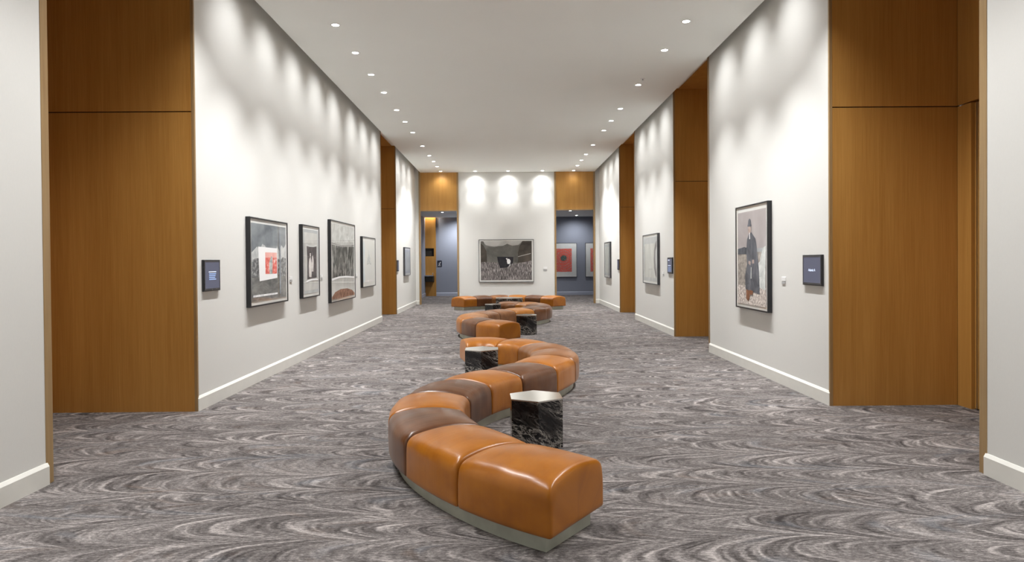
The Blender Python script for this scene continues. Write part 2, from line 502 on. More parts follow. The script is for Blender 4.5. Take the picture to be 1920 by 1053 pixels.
# ------------------------------------------------------------------ passage behind the end wall
ZP = 3.66
XPL, XPR = -3.74, 5.0
mb = MB(); mb.box(XPL - 0.1, XPR + 0.1, YE + 0.18, YB - 0.22, ZP, ZP + 0.08, CEIL); mb.box(XPL - 0.1, XPR + 0.1, YB - 0.35, YB + 0.1, 4.12, 4.2, CEIL); mb.box(XPL - 0.1, XPR + 0.1, YB - 0.35, YB - 0.28, ZP + 0.08, 4.12, CEIL); struct(mb, 'ceiling_passage')
mb = MB(); mb.box(-3.24, XPR, YB, YB + 0.1, 0, 4.12, BLUE); struct(mb, 'wall_passage')
mb = MB(); mb.box(XPL - 0.1, XPL, YE + 0.16, YB + 0.1, 0, 4.12, BLUE); struct(mb, 'wall_passage_left')
mb = MB(); mb.box(XPR, XPR + 0.1, YE + 0.16, YB + 0.1, 0, 4.12, BLUE); struct(mb, 'wall_passage_right')
mb = MB(); mb.box(XPL, XPR, YE + 0.161, YE + 0.2, ZH, ZT, WALL); struct(mb, 'wall_passage_front')
for x0, x1 in ((XPL, -3.222), (-1.735, 1.86), (3.385, XPR)):
    mb = MB(); mb.box(x0, x1, YE + 0.161, YE + 0.2, 0, ZP, BLUE); struct(mb, 'wall_passage_front')
mb = MB(); mb.prism([(YB, 0), (YB - 0.019, 0), (YB - 0.019, 0.134), (YB - 0.002, 0.16), (YB, 0.16)], 'x', -3.24, XPR, mat_plain('blue_baseboard', (0.42, 0.45, 0.54), 0.3, mottle=0.02)); struct(mb, 'baseboard_passage')
mb = MB(); mb.prism([(XPL, 0), (XPL + 0.019, 0), (XPL + 0.019, 0.134), (XPL + 0.002, 0.16), (XPL, 0.16)], 'y', YE + 0.3, YB - 0.05, bpy.data.materials['blue_baseboard']); struct(mb, 'baseboard_passage')
# wood clad niche for the drinking fountain
mb = MB()
for z0, z1 in ((0, 0.66), (0.98, 1.86), (2.24, 4.12)):
    mb.box(XPL, -3.33, YB - 0.06, YB + 0.05, z0, z1, WOOD)
mb.box(-3.33, -3.24, YB - 0.06, YB + 0.05, 0, 4.12, WOOD)
for z0, z1 in ((0.66, 0.98), (1.86, 2.24)):
    mb.box(XPL, -3.33, YB + 0.03, YB + 0.06, z0, z1, DARK)
struct(mb, 'wall_passage_niche')

# ------------------------------------------------------------------ downlights
def spot(name, parent, loc, aim, watts, size=R(128), blend=0.85, col=LAMP_COL, radius=0.035):
    ld = bpy.data.lights.new(name, 'SPOT')
    ld.energy = watts; ld.spot_size = size; ld.spot_blend = blend; ld.color = col; ld.shadow_soft_size = radius
    o = bpy.data.objects.new(name, ld)
    link(o, parent)
    o.location = loc
    o.rotation_euler = Vector(aim).to_track_quat('-Z', 'Y').to_euler()
    return o

rg = MB(); rg.lathe([(0.048, 0.0), (0.066, 0.0), (0.068, -0.003), (0.066, -0.006), (0.052, -0.006), (0.048, -0.002)], RING, 28)
ring0 = rg.build('trim_ring'); ring_me = ring0.data; bpy.data.objects.remove(ring0)
ls = MB(); ls.lathe([(0.049, -0.001), (0.049, -0.004), (0.036, -0.0055)], LENS, 24)
lens0 = ls.build('lens'); lens_me = lens0.data; bpy.data.objects.remove(lens0)

def downlight(x, y, label, group='recessed ceiling downlights', watts=LAMP_W, z=ZC, wash=0, beam=BEAM, aim=(0, 0, -1), extra=None, **kw):
    """a fitting with its ring, lens and bulb; wash = -1 / 1 adds the wall-washing reflector towards that side"""
    t = tag(empty('downlight', (x, y, z)), label, 'ceiling light', group)
    link(bpy.data.objects.new('trim_ring', ring_me), t)
    link(bpy.data.objects.new('lens', lens_me), t)
    spot('bulb', t, (0, 0, -0.03), aim, watts, size=R(beam), blend=1.0, **kw)
    if wash:
        spot('wall_washer', t, (0.02 * wash, 0, -0.03), (0.84 * wash, 0, -0.60), watts * WASH, size=R(84), blend=1.0, **kw)
    if extra:
        spot('wall_grazer', t, (0, 0.01, -0.03), extra[0], extra[1], size=R(extra[2]), blend=1.0, **kw)
    return t

ORD = ['nearest', 'second', 'third', 'fourth', 'fifth', 'sixth', 'seventh', 'eighth', 'ninth', 'tenth', 'eleventh', 'twelfth']
LY = [9.58, 10.85, 12.11, 13.39, 14.94, 16.19, 17.53, 19.59, 21.36, 22.62, 23.82, 25.09]
RY = [9.52, 10.81, 12.94, 14.95, 16.23, 17.45, 19.61, 21.32, 22.55, 23.81, 25.13]
for side, x, ys in ((-1, -2.36, LY), (1, 2.56, RY)):
    nm = 'left' if side < 0 else 'right'
    for i, y in enumerate(ys):
        lab = 'lit recessed downlight, %s%s in the %s ceiling row' % (ORD[i], '' if i == 0 else ' from the front', nm)
        end = y > 25
        downlight(x, y, lab, 'downlights in the %s ceiling row' % nm, watts=LAMP_W * ((0.055 if side < 0 else 0.015) if end else 1),
                  wash=0 if end else side, beam=120 if end else 112 if y > 22 else BEAM, aim=(0, 0.3, -1) if end else (0, 0, -1))
    # the row runs on over and behind the camera
    for y in (8.30, 7.05, 5.80, 4.2, 2.95, 1.7, 0.45, -0.8, -2.05, -3.3):  # the pair beside the near recess is added to brighten its wood and floor
        downlight(x, y - 0.02 * side, 'unseen recessed downlight of the %s row before the picture begins' % nm, '%s row downlights nearer than the photo' % nm, wash=side if y > 8 else 0,
                  beam=112 if 5 < y < 8 else BEAM, watts=LAMP_W * (0.72 if 5 < y < 8 else 0.7 if y < 5 else 1))
for x, nm in ((-1.09, 'left'), (0.13, 'middle'), (1.40, 'right')):
    downlight(x, 25.11, 'lit recessed downlight above the white end wall, %s one of three' % nm, 'downlights above the end wall', watts=LAMP_W * 0.08, beam=130, aim=(0, 0.25, -1), extra=((0, 0.17, -1), LAMP_W * 0.27, 60))
# passage
PG = 'downlights in the passage'
COOL = (0.95, 0.97, 1.0)
downlight(-2.60, 28.2, 'lit recessed downlight seen through the left doorway', PG, watts=170, z=ZP, beam=120)
downlight(2.69, 27.9, 'lit recessed downlight in the right doorway, the nearer one', PG, watts=190, z=ZP, beam=120)
downlight(3.25, 30.75, 'lit recessed downlight in the right doorway, the one by the blue wall', PG, watts=62, z=ZP, beam=130, aim=(0, 0.4, -1), col=COOL)
downlight(-2.12, 30.75, 'recessed downlight by the blue wall behind the left doorway edge', PG, watts=150, z=ZP, beam=130, aim=(0, 0.4, -1), col=COOL)
downlight(-3.50, 31.62, 'slot downlight above the wood niche, hidden behind the passage ceiling edge', PG, watts=60, z=4.119, beam=110, aim=(0, 0.15, -1), col=(1.0, 0.9, 0.78))
downlight(0.6, 29.5, 'added passage downlight hidden behind the white end wall', PG, watts=120, z=ZP, beam=120)  # unseen lamp added to brighten the passage

sp = tag(empty('sprinkler', (2.556, 12.50, ZC)), 'small white fire sprinkler cap on the ceiling by the third right downlight', 'sprinkler')
mb = MB(); mb.lathe([(0.045, 0.0), (0.045, -0.004), (0.03, -0.008)], WHITEP, 20); mb.build('cover_plate', sp)
mb = MB(); mb.lathe([(0.012, -0.007), (0.012, -0.03), (0.022, -0.034), (0.022, -0.038)], CHROME, 14); mb.build('head', sp)

# ------------------------------------------------------------------ leather benches
def arc_pt(x, y, h, k, d):
    if abs(k) < 1e-6: return x + d * cos(h), y + d * sin(h), h
    h2 = h + k * d
    return x + (sin(h2) - sin(h)) / k, y - (cos(h2) - cos(h)) / k, h2

class Path:
    def __init__(self, x, y, h, Ls, ks):
        self.st = [(x, y, h)]; self.L = Ls; self.k = ks; self.cum = [0.0]
        for L, k in zip(Ls, ks):
            x, y, h = arc_pt(x, y, h, k, L); self.st.append((x, y, h)); self.cum.append(self.cum[-1] + L)
    def at(self, s):
        i = 0
        while i < len(self.L) - 1 and s > self.cum[i + 1]: i += 1
        x, y, h = self.st[i]
        return arc_pt(x, y, h, self.k[i], s - self.cum[i])
    def off(self, s, t):
        x, y, h = self.at(s)
        return x - sin(h) * t, y + cos(h) * t

ZB, ZTOP, CROWN = 0.103, 0.382, 0.062

def cushion(path, i, width, mat, parent, seed=0):
    s0, L = path.cum[i], path.L[i]
    hx, ht, hz = L / 2 - 0.0015, width / 2, (ZTOP - ZB) / 2
    rxx = 0.020
    na, nb, nc = 24, 24, 12
    gv = lambda n, h: [h * sin(pi / 2 * (2 * k / n - 1)) for k in range(n + 1)]
    A, B, C = gv(na, hx), gv(nb, ht), gv(nc, hz)
    bm = bmesh.new(); uvl = bm.loops.layers.uv.new('UVMap')
    cache = {}
    rnd = random.Random(seed)
    ph = [rnd.uniform(0, 6.28) for _ in range(4)]
    def vert(a, b, c):
        key = (round(a, 6), round(b, 6), round(c, 6))
        if key in cache: return cache[key]
        rz = 0.062 if c > 0 else 0.02
        k = max(0.0, min(1.0, (c / hz - 0.1) / 0.8)); rt = 0.016 + 0.050 * k * k * (3 - 2 * k)
        p = [a, b, c]; h = [hx, ht, hz]; r = [rxx, rt, rz]
        q = [max(-(h[j] - r[j]), min(h[j] - r[j], p[j])) for j in range(3)]
        e = [(p[j] - q[j]) / r[j] for j in range(3)]
        n = math.sqrt(sum(v * v for v in e))
        if n > 1e-9: p = [q[j] + r[j] * e[j] / n for j in range(3)]
        an, bn, cn = p[0] / hx, p[1] / ht, p[2] / hz
        w = (cn + 1) / 2
        dz = CROWN * (1 - abs(bn) ** 2.1) * (1 - 0.30 * abs(an) ** 4) * w ** 1.5
        dz += 0.012 * (1 - an * an) * w
        tb = 1 + 0.025 * (1 - an * an) * (1 - cn * cn)
        wr = 0.0022 * sin(14 * bn + ph[0] + 2 * an) * (1 - cn * cn) + 0.002 * sin(9 * an + ph[1] + 3 * bn) * w
        s = s0 + L / 2 + p[0]
        x, y = path.off(s, p[1] * tb + wr)
        v = bm.verts.new((x, y, ZB + hz + p[2] + dz + wr * 0.5))
        girth = p[1] if abs(c) > hz - 1e-6 else (p[1] + (1 if b > 0 else -1) * (hz - p[2]))
        cache[key] = v; v_uv[v] = (s + 10 * seed, girth)
        return v
    v_uv = {}
    def quad(vs):
        f = bm.faces.new(vs); f.smooth = True
        for l in f.loops: l[uvl].uv = v_uv[l.vert]
    for X, Y, fn in ((A, B, lambda u, v: vert(u, v, hz)), (A, B, lambda u, v: vert(u, v, -hz)),
                     (A, C, lambda u, v: vert(u, ht, v)), (A, C, lambda u, v: vert(u, -ht, v)),
                     (B, C, lambda u, v: vert(hx, u, v)), (B, C, lambda u, v: vert(-hx, u, v))):
        for i0 in range(len(X) - 1):
            for j0 in range(len(Y) - 1):
                quad([fn(X[i0], Y[j0]), fn(X[i0 + 1], Y[j0]), fn(X[i0 + 1], Y[j0 + 1]), fn(X[i0], Y[j0 + 1])])
    bmesh.ops.recalc_face_normals(bm, faces=bm.faces)
    me = bpy.data.meshes.new('seat_cushion'); bm.to_mesh(me); bm.free()
    me.materials.append(mat)
    return link(bpy.data.objects.new('seat_cushion', me), parent)

def plinth(path, width, parent, inset=0.068):
    mb = MB(); bm = mb.bm
    tot = path.cum[-1]; n = 14 * len(path.L); hw = width / 2 - inset
    rows = []
    for j in range(n + 1):
        s = inset + (tot - 2 * inset) * j / n
        (x0, y0), (x1, y1) = path.off(s, -hw), path.off(s, hw)
        rows.append([bm.verts.new(p) for p in ((x0, y0, 0), (x1, y1, 0), (x1, y1, ZB + 0.004), (x0, y0, ZB + 0.004))])
    for a, b in zip(rows, rows[1:]):
        for k in range(4):
            bm.faces.new((a[k], a[(k + 1) % 4], b[(k + 1) % 4], b[k]))
    bm.faces.new(rows[0]); bm.faces.new(rows[-1])
    mb.mi(PLINTH)
    return mb.build('plinth', parent)

WB = 0.625
KS = [-0.406, -0.321, -0.493, -0.544, -0.407, -0.385, 0.355, 0.250, 0.640, 0.560, 1.00, 1.05]
s_path = Path(0.414, 3.864 - 6.0, 2.531, [0.653] * 6 + [0.651] * 6, KS)
NAMES = {CARAMEL: 'caramel leather cushion', TAN: 'light tan leather cushion', BROWN: 'dark brown leather cushion', CHEST: 'chestnut brown leather cushion'}

def bench(name, label, path, loc, rz, mats, width):
    b = tag(empty(name, loc, rz), label, 'bench', 'leather benches along the gallery')
    for i, m in enumerate(mats):
        cu = cushion(path, i, width, m, b, seed=i + int(loc[1]))
        cu['label'] = NAMES[m]
    p = plinth(path, width, b); p['label'] = 'low metal plinth'
    return b

bench('serpentine_bench', 'S shaped bench of caramel and brown leather cushions nearest the camera', s_path, (0, 6.0, 0), 0.0,
      [CARAMEL, CARAMEL, BROWN, CARAMEL, BROWN, CARAMEL, BROWN, CARAMEL, CHEST, CHEST, CARAMEL, CARAMEL], WB)
bench('serpentine_bench', 'farther S shaped leather bench in the middle of the gallery', s_path, (-0.061, 15.18, 0), -0.1226,
      [CARAMEL, BROWN, CARAMEL, TAN, CHEST, CHEST, TAN, BROWN, BROWN, CHEST, TAN, CHEST], WB)
# shallow curved bench facing the gallery, in front of the end wall
CR = 2.20; A0 = R(50)
cl = CR * 2 * A0 / 6
c_path = Path(-CR * sin(A0), CR * cos(A0), A0, [cl] * 6, [-1 / CR] * 6)
bench('curved_bench', 'arc shaped leather bench in front of the white end wall below the large picture', c_path, (0.10, 20.97, 0), 0.0,
      [CARAMEL, BROWN, CHEST, TAN, BROWN, CARAMEL], 0.60)

# ------------------------------------------------------------------ hexagonal stone side tables
def side_table(x, y, r, h, rot, label):
    t = tag(empty('side_table', (x, y, 0), rot), label, 'table', 'hexagonal black marble side tables')
    hexa = lambda q: [(q * cos(R(30 + 60 * k)), q * sin(R(30 + 60 * k))) for k in range(6)]
    mb = MB(); mb.prism(hexa(r - 0.002), 'z', 0.0, h - 0.012, MARBLE, 0.0015); bd = mb.build('body', t)
    bd['label'] = 'black marble body with white veins'
    mb = MB(); mb.prism(hexa(r), 'z', h - 0.012, h, TABLETOP, 0.0015); tp = mb.build('tabletop', t)
    tp['label'] = 'pale polished top'
    return t
side_table(0.259, 5.925, 0.256, 0.422, 0.041, 'hexagonal black marble side table right of the nearest bench, with bold white veins')
side_table(-0.328, 9.176, 0.256, 0.422, 0.004, 'hexagonal black marble side table left of the nearest bench, in its far bend')
side_table(0.455, 14.90, 0.256, 0.422, 0.02, 'dark hexagonal side table in the right bend of the farther bench')
side_table(-0.345, 18.75, 0.256, 0.422, 0.0, 'dark hexagonal side table left behind the farther bench, mostly hidden')
side_table(0.12, 22.05, 0.50, 0.415, 0.0, 'widest hexagonal black side table, in front of the arc shaped bench')

# ------------------------------------------------------------------ framed pictures
def place(wall, y0, y1, xface):
    """centre and turn of a thing on a long wall spanning y0..y1"""
    return ((xface, (y0 + y1) / 2), R(90) if wall == 'left' else R(-90))

def print_part(parent, w, h, ydep, layers, name='print'):
    """flat printed sheet; layers = (normalised polygon, material), the first covers the sheet"""
    mb = MB()
    mb.box(-w / 2, w / 2, ydep, ydep + 0.003, -h / 2, h / 2, layers[0][1])
    for k, (poly, m) in enumerate(layers[1:]):
        pts = [((u - 0.5) * w, ydep - 0.0006 * (k + 1), (v - 0.5) * h) for u, v in poly]
        mb.face(pts, m)
    o = mb.build(name, parent, fix=False)
    return o

def framed(loc, rz, w, h, z0, z1, layers, label, depth=0.062, rebate=0.011, bar=0.020, border=(0.05, 0.05, 0.05, 0.05), frame=FRAME, shift=(0, 0), group='framed pictures on the walls'):
    zc = (z0 + z1) / 2
    t = tag(empty('framed_picture', (loc[0], loc[1], zc), rz), label, 'picture', group)
    hw, hh = w / 2, h / 2
    mb = MB()
    mb.box(-hw, -hw + bar, -depth, -0.001, -hh, hh, frame, 0.0015)
    mb.box(hw - bar, hw, -depth, -0.001, -hh, hh, frame, 0.0015)
    mb.box(-hw + bar, hw - bar, -depth, -0.001, hh - bar, hh, frame, 0.0015)
    mb.box(-hw + bar, hw - bar, -depth, -0.001, -hh, -hh + bar, frame, 0.0015)
    mb.build('frame', t)
    md = -depth + rebate
    mb = MB(); mb.box(-hw + bar, hw - bar, md, -0.004, -hh + bar, hh - bar, MAT); mb.build('mat_board', t)
    l, r_, b, tp = border
    pw, phh = w - 2 * bar - l - r_, h - 2 * bar - b - tp
    pr = print_part(t, pw, phh, md - 0.004, layers)
    pr.location = ((l - r_) / 2, 0, (b - tp) / 2)
    mb = MB(); mb.face([(-hw + bar, -depth + 0.005, -hh + bar), (hw - bar, -depth + 0.005, -hh + bar), (hw - bar, -depth + 0.005, hh - bar), (-hw + bar, -depth + 0.005, hh - bar)], GLASS); mb.build('glass', t, fix=False)
    return t

def rect(a, b, c, d): return [(a, c), (b, c), (b, d), (a, d)]
def band(pts_low, pts_high): return list(pts_low) + list(pts_high)[::-1]

skyg = mat_print('storm_sky_print', [(0.3, (0.10, 0.11, 0.125)), (0.7, (0.30, 0.32, 0.34))], (1.5, 1, 3), 3, 0.2)
cloud = mat_print('cloud_print', [(0.3, (0.36, 0.37, 0.38)), (0.6, (0.62, 0.62, 0.62))], (8, 1, 8))
city = mat_print('city_print', [(0.35, (0.07, 0.07, 0.075)), (0.5, (0.16, 0.16, 0.165)), (0.65, (0.42, 0.42, 0.42))], (14, 1, 22), 4, 0.1)
ground = mat_print('pavement_print', [(0.3, (0.09, 0.09, 0.09)), (0.7, (0.28, 0.27, 0.26))], (3, 1, 9), 5, 0.6)
paper = mat_print('poster_paper', [(0.3, (0.62, 0.61, 0.58)), (0.7, (0.72, 0.71, 0.69))], (3, 1, 3), 2)
redp = mat_print('red_facade_print', [(0.35, (0.40, 0.06, 0.05)), (0.55, (0.55, 0.16, 0.13)), (0.68, (0.62, 0.50, 0.46))], (9, 1, 16), 4, 0.1)
pinkp = mat_print('pink_sky_print', [(0.3, (0.55, 0.25, 0.22)), (0.7, (0.62, 0.38, 0.34))], (4, 1, 4), 2)
greyfig = mat_print('grey_figure_print', [(0.35, (0.12, 0.13, 0.13)), (0.65, (0.50, 0.52, 0.50))], (14, 1, 10))
slate = mat_print('slate_print', [(0.3, (0.32, 0.33, 0.34)), (0.7, (0.46, 0.47, 0.48))], (2, 1, 2), 3)
darkph = mat_print('dark_photo_print', [(0.3, (0.05, 0.042, 0.045)), (0.7, (0.16, 0.14, 0.145))], (5, 1, 5), 4)
skinl = mat_print('pale_figure_print', [(0.3, (0.30, 0.28, 0.27)), (0.7, (0.58, 0.55, 0.52))], (9, 1, 9))
palep = mat_print('pale_wash_print', [(0.3, (0.44, 0.43, 0.42)), (0.7, (0.58, 0.57, 0.55))], (2.5, 1, 2.5), 3)
forest = mat_print('forest_print', [(0.38, (0.035, 0.033, 0.032)), (0.5, (0.10, 0.10, 0.095)), (0.66, (0.42, 0.41, 0.39))], (11, 1, 4.2), 6, 1.0)
brownp = mat_print('leaf_mould_print', [(0.35, (0.09, 0.04, 0.022)), (0.65, (0.27, 0.15, 0.10))], (9, 1, 9))
cream = mat_print('cream_print', [(0.3, (0.58, 0.57, 0.53)), (0.7, (0.68, 0.66, 0.62))], (2, 1, 2), 3)
faint = mat_print('faint_pencil_print', [(0.4, (0.36, 0.38, 0.39)), (0.6, (0.56, 0.56, 0.53))], (9, 1, 9))
bluewash = mat_print('blue_wash_print', [(0.3, (0.42, 0.52, 0.58)), (0.7, (0.56, 0.60, 0.62))], (2, 1, 3), 3)

zigzag = lambda x0, x1, base, tops: [(x0, base)] + [(x0 + (x1 - x0) * (i / (len(tops) - 1)), tv) for i, tv in enumerate(tops)] + [(x1, base)]

def on_wall(side, y0, y1):
    (x, y), rz = place(side, y0, y1, XL if side == 'left' else XR)
    return (x, y), rz

# left wall, from the nearest
loc, rz = on_wall('left', 8.777, 10.29)
framed(loc, rz, 10.29 - 8.777, 1.181, 1.025, 2.206, [
    (None, skyg),
    (zigzag(0, 1, 0.35, [0.62, 0.66, 0.70, 0.66, 0.74, 0.72, 0.66, 0.58, 0.56, 0.60, 0.72, 0.66, 0.74, 0.70, 0.76]), cloud),
    (zigzag(0, 1, 0.28, [0.52, 0.55, 0.55, 0.58, 0.53, 0.50, 0.54, 0.56, 0.53, 0.57, 0.55]), city),
    (rect(0, 1, 0, 0.30), ground),
    (rect(0.03, 0.72, 0.05, 0.075), cloud),
    ([(0.17, 0.70), (0.72, 0.69), (0.715, 0.28), (0.20, 0.25), (0.185, 0.45)], paper),
    (rect(0.36, 0.70, 0.34, 0.62), redp),
    (rect(0.36, 0.70, 0.56, 0.63), pinkp),
    ([(0.48, 0.34), (0.56, 0.34), (0.57, 0.56), (0.53, 0.58), (0.47, 0.50)], greyfig),
    ([(0.78, 0.05), (0.82, 0.05), (0.82, 0.95), (0.78, 0.95)], skyg)],
    'black framed grey city photograph with a red poster, nearest on the left wall', border=(0.035, 0.06, 0.055, 0.055))
loc, rz = on_wall('left', 11.045, 12.05)
framed(loc, rz, 12.05 - 11.045, 1.213, 1.017, 2.23, [
    (None, slate),
    (rect(0.06, 0.94, 0.05, 0.95), palep),
    ([(0.16, 0.77), (0.35, 0.755), (0.65, 0.755), (0.90, 0.775), (0.90, 0.25), (0.18, 0.22), (0.20, 0.50)], paper),
    ([(0.20, 0.74), (0.40, 0.73), (0.65, 0.73), (0.88, 0.745), (0.87, 0.24), (0.22, 0.22), (0.235, 0.50)], darkph),
    ([(0.34, 0.26), (0.50, 0.25), (0.53, 0.40), (0.50, 0.52), (0.44, 0.58), (0.36, 0.54), (0.32, 0.42)], skinl),
    ([(0.54, 0.34), (0.63, 0.34), (0.66, 0.50), (0.61, 0.60), (0.55, 0.58), (0.52, 0.46)], skinl),
    ([(0.40, 0.58), (0.47, 0.58), (0.47, 0.63), (0.40, 0.63)], skinl), ([(0.55, 0.60), (0.61, 0.60), (0.61, 0.65), (0.55, 0.65)], darkph),
    ([(0.15, 0.20), (0.5, 0.225), (0.94, 0.215), (0.94, 0.195), (0.5, 0.20), (0.15, 0.175)], paper)],
    'narrow black framed picture of two pale figures, second on the left wall', border=(0.04, 0.05, 0.05, 0.05))
loc, rz = on_wall('left', 12.835, 14.91)
framed(loc, rz, 14.91 - 12.835, 1.588, 0.832, 2.42, [
    (None, palep),
    (rect(0, 1, 0.72, 1), mat_print('silver_texture_print', [(0.35, (0.36, 0.36, 0.34)), (0.65, (0.60, 0.60, 0.57))], (5, 1, 6), 5, 0.8)),
    ([(0.0, 0.745), (0.25, 0.725), (0.5, 0.718), (0.75, 0.725), (1, 0.745), (1, 0.735), (0.5, 0.708), (0, 0.735)], darkph),
    ([(0.0, 0.72), (0.5, 0.70), (1, 0.72), (0.97, 0.5), (0.97, 0.27), (0.5, 0.29), (0.02, 0.27), (0.04, 0.5)], forest),
    ([(0.0, 0.275), (0.3, 0.295), (0.6, 0.295), (1, 0.275), (1, 0.25), (0.6, 0.27), (0.3, 0.27), (0, 0.245)], paper),
    ([(0.0, 0.03), (0.12, 0.09), (0.35, 0.12), (0.65, 0.115), (0.88, 0.08), (1, 0.03), (1, 0), (0, 0)], brownp)],
    'largest black framed picture on the left wall, a dark woodland photograph', border=(0.045, 0.075, 0.045, 0.045))
loc, rz = on_wall('left', 15.70, 17.23)
framed(loc, rz, 17.23 - 15.70, 1.195, 1.012, 2.207, [
    (None, cream),
    ([(0.0, 0.04), (0.14, 0.06), (0.12, 0.5), (0.16, 0.95), (0.0, 0.97)], bluewash),
    ([(0.28, 0.46), (0.36, 0.58), (0.42, 0.66), (0.47, 0.80), (0.52, 0.66), (0.62, 0.58), (0.70, 0.46), (0.5, 0.50)], faint),
    ([(0.30, 0.46), (0.5, 0.49), (0.68, 0.46), (0.68, 0.44), (0.5, 0.47), (0.30, 0.44)], greyfig),
    (rect(0.08, 0.9, 0.05, 0.09), palep)],
    'black framed pale cream drawing of a faint dome on the left wall', border=(0.04, 0.10, 0.05, 0.06))
loc, rz = on_wall('left', 22.30, 23.55)
framed(loc, rz, 23.55 - 22.30, 0.946, 1.148, 2.094, [
    (None, mat_print('violet_grey_print', [(0.3, (0.32, 0.33, 0.38)), (0.7, (0.42, 0.43, 0.48))], (2, 1, 2), 3)), (rect(0.08, 0.92, 0.1, 0.9), slate)],
    'small dark framed grey picture on the far end of the left wall', border=(0.06, 0.06, 0.06, 0.06), frame=FRAMEGREY)

# right wall, from the nearest
loc, rz = on_wall('right', 8.96, 10.21)
sepia = mat_print('sepia_sky_print', [(0.3, (0.34, 0.30, 0.30)), (0.7, (0.46, 0.42, 0.42))], (1.5, 1, 1.5), 3)
field = mat_print('field_print', [(0.35, (0.22, 0.19, 0.165)), (0.65, (0.46, 0.41, 0.37))], (10, 1, 16), 5)
pebble = mat_print('pebble_print', [(0.38, (0.17, 0.14, 0.125)), (0.62, (0.56, 0.51, 0.47))], (26, 1, 26), 4)
coat = mat_print('dark_coat_print', [(0.35, (0.045, 0.047, 0.055)), (0.65, (0.115, 0.12, 0.135))], (7, 1, 4), 5)
rock = mat_print('pale_rock_print', [(0.35, (0.34, 0.36, 0.35)), (0.65, (0.54, 0.55, 0.53))], (6, 1, 6), 5)
face = mat_print('face_print', [(0.35, (0.22, 0.17, 0.15)), (0.65, (0.36, 0.29, 0.26))], (14, 1, 14))
boot = mat_print('boot_print', [(0.35, (0.12, 0.05, 0.025)), (0.65, (0.20, 0.09, 0.05))], (8, 1, 8))
framed(loc, rz, 10.21 - 8.96, 1.49, 0.887, 2.377, [
    (None, sepia),
    (rect(0, 1, 0.55, 0.60), slate),
    (rect(0, 1, 0, 0.56), field),
    ([(0.0, 0.60), (0.25, 0.62), (0.42, 0.60), (0.42, 0.54), (0.0, 0.54)], coat),
    (rect(0, 1, 0, 0.20), pebble),
    ([(0.72, 0.20), (0.98, 0.17), (1.0, 0.62), (0.9, 0.60), (0.80, 0.46), (0.74, 0.44)], rock),
    ([(0.30, 0.16), (0.80, 0.12), (0.78, 0.36), (0.70, 0.62), (0.66, 0.70), (0.52, 0.77), (0.44, 0.77), (0.36, 0.70), (0.33, 0.56), (0.36, 0.44), (0.28, 0.30)], coat),
    ([(0.40, 0.44), (0.48, 0.42), (0.49, 0.46), (0.42, 0.47)], face), ([(0.54, 0.44), (0.61, 0.44), (0.61, 0.48), (0.55, 0.48)], face),
    ([(0.42, 0.76), (0.49, 0.76), (0.505, 0.80), (0.50, 0.838), (0.41, 0.838), (0.40, 0.80)], face),
    ([(0.385, 0.835), (0.525, 0.835), (0.52, 0.85), (0.505, 0.86), (0.50, 0.90), (0.46, 0.92), (0.42, 0.905), (0.40, 0.86), (0.385, 0.85)], coat),
    ([(0.45, 0.70), (0.48, 0.70), (0.475, 0.77), (0.45, 0.77)], paper),
    ([(0.33, 0.16), (0.46, 0.15), (0.45, 0.07), (0.40, 0.04), (0.33, 0.06)], boot), ([(0.46, 0.16), (0.58, 0.15), (0.56, 0.11), (0.46, 0.11)], boot),
    ([(0.50, 0.28), (0.53, 0.28), (0.53, 0.40), (0.51, 0.40)], rock)],
    'black framed photograph of a person in long dark coat and hat, right wall', border=(0.07, 0.05, 0.05, 0.07))
loc, rz = on_wall('right', 15.47, 17.11)
silver = mat_print('silver_streak_print', [(0.35, (0.34, 0.34, 0.32)), (0.55, (0.50, 0.50, 0.47)), (0.7, (0.68, 0.67, 0.63))], (12, 1, 1.2), 5, 0.5)
framed(loc, rz, 17.11 - 15.47, 1.194, 1.03, 2.224, [
    (None, slate), (rect(0.10, 0.9, 0.08, 0.85), silver),
    ([(0.97, 0.90), (0.90, 0.86), (0.82, 0.72), (0.78, 0.50), (0.80, 0.30), (0.88, 0.14), (0.97, 0.08), (0.97, 0.2), (0.91, 0.32), (0.885, 0.50), (0.90, 0.68), (0.97, 0.78)], darkph),
    ([(0.08, 0.80), (0.10, 0.80), (0.13, 0.5), (0.10, 0.2), (0.08, 0.2), (0.105, 0.5)], darkph)],
    'dark framed silvery picture with a black curved band on the right wall', border=(0.05, 0.04, 0.05, 0.05), frame=FRAMEGREY)
loc, rz = on_wall('right', 22.54, 23.74)
framed(loc, rz, 23.74 - 22.54, 1.215, 1.015, 2.23, [
    (None, slate), (rect(0.12, 0.88, 0.08, 0.92), silver)],
    'dark framed pale grey picture farthest along the right wall', border=(0.06, 0.06, 0.06, 0.06), frame=FRAMEGREY)

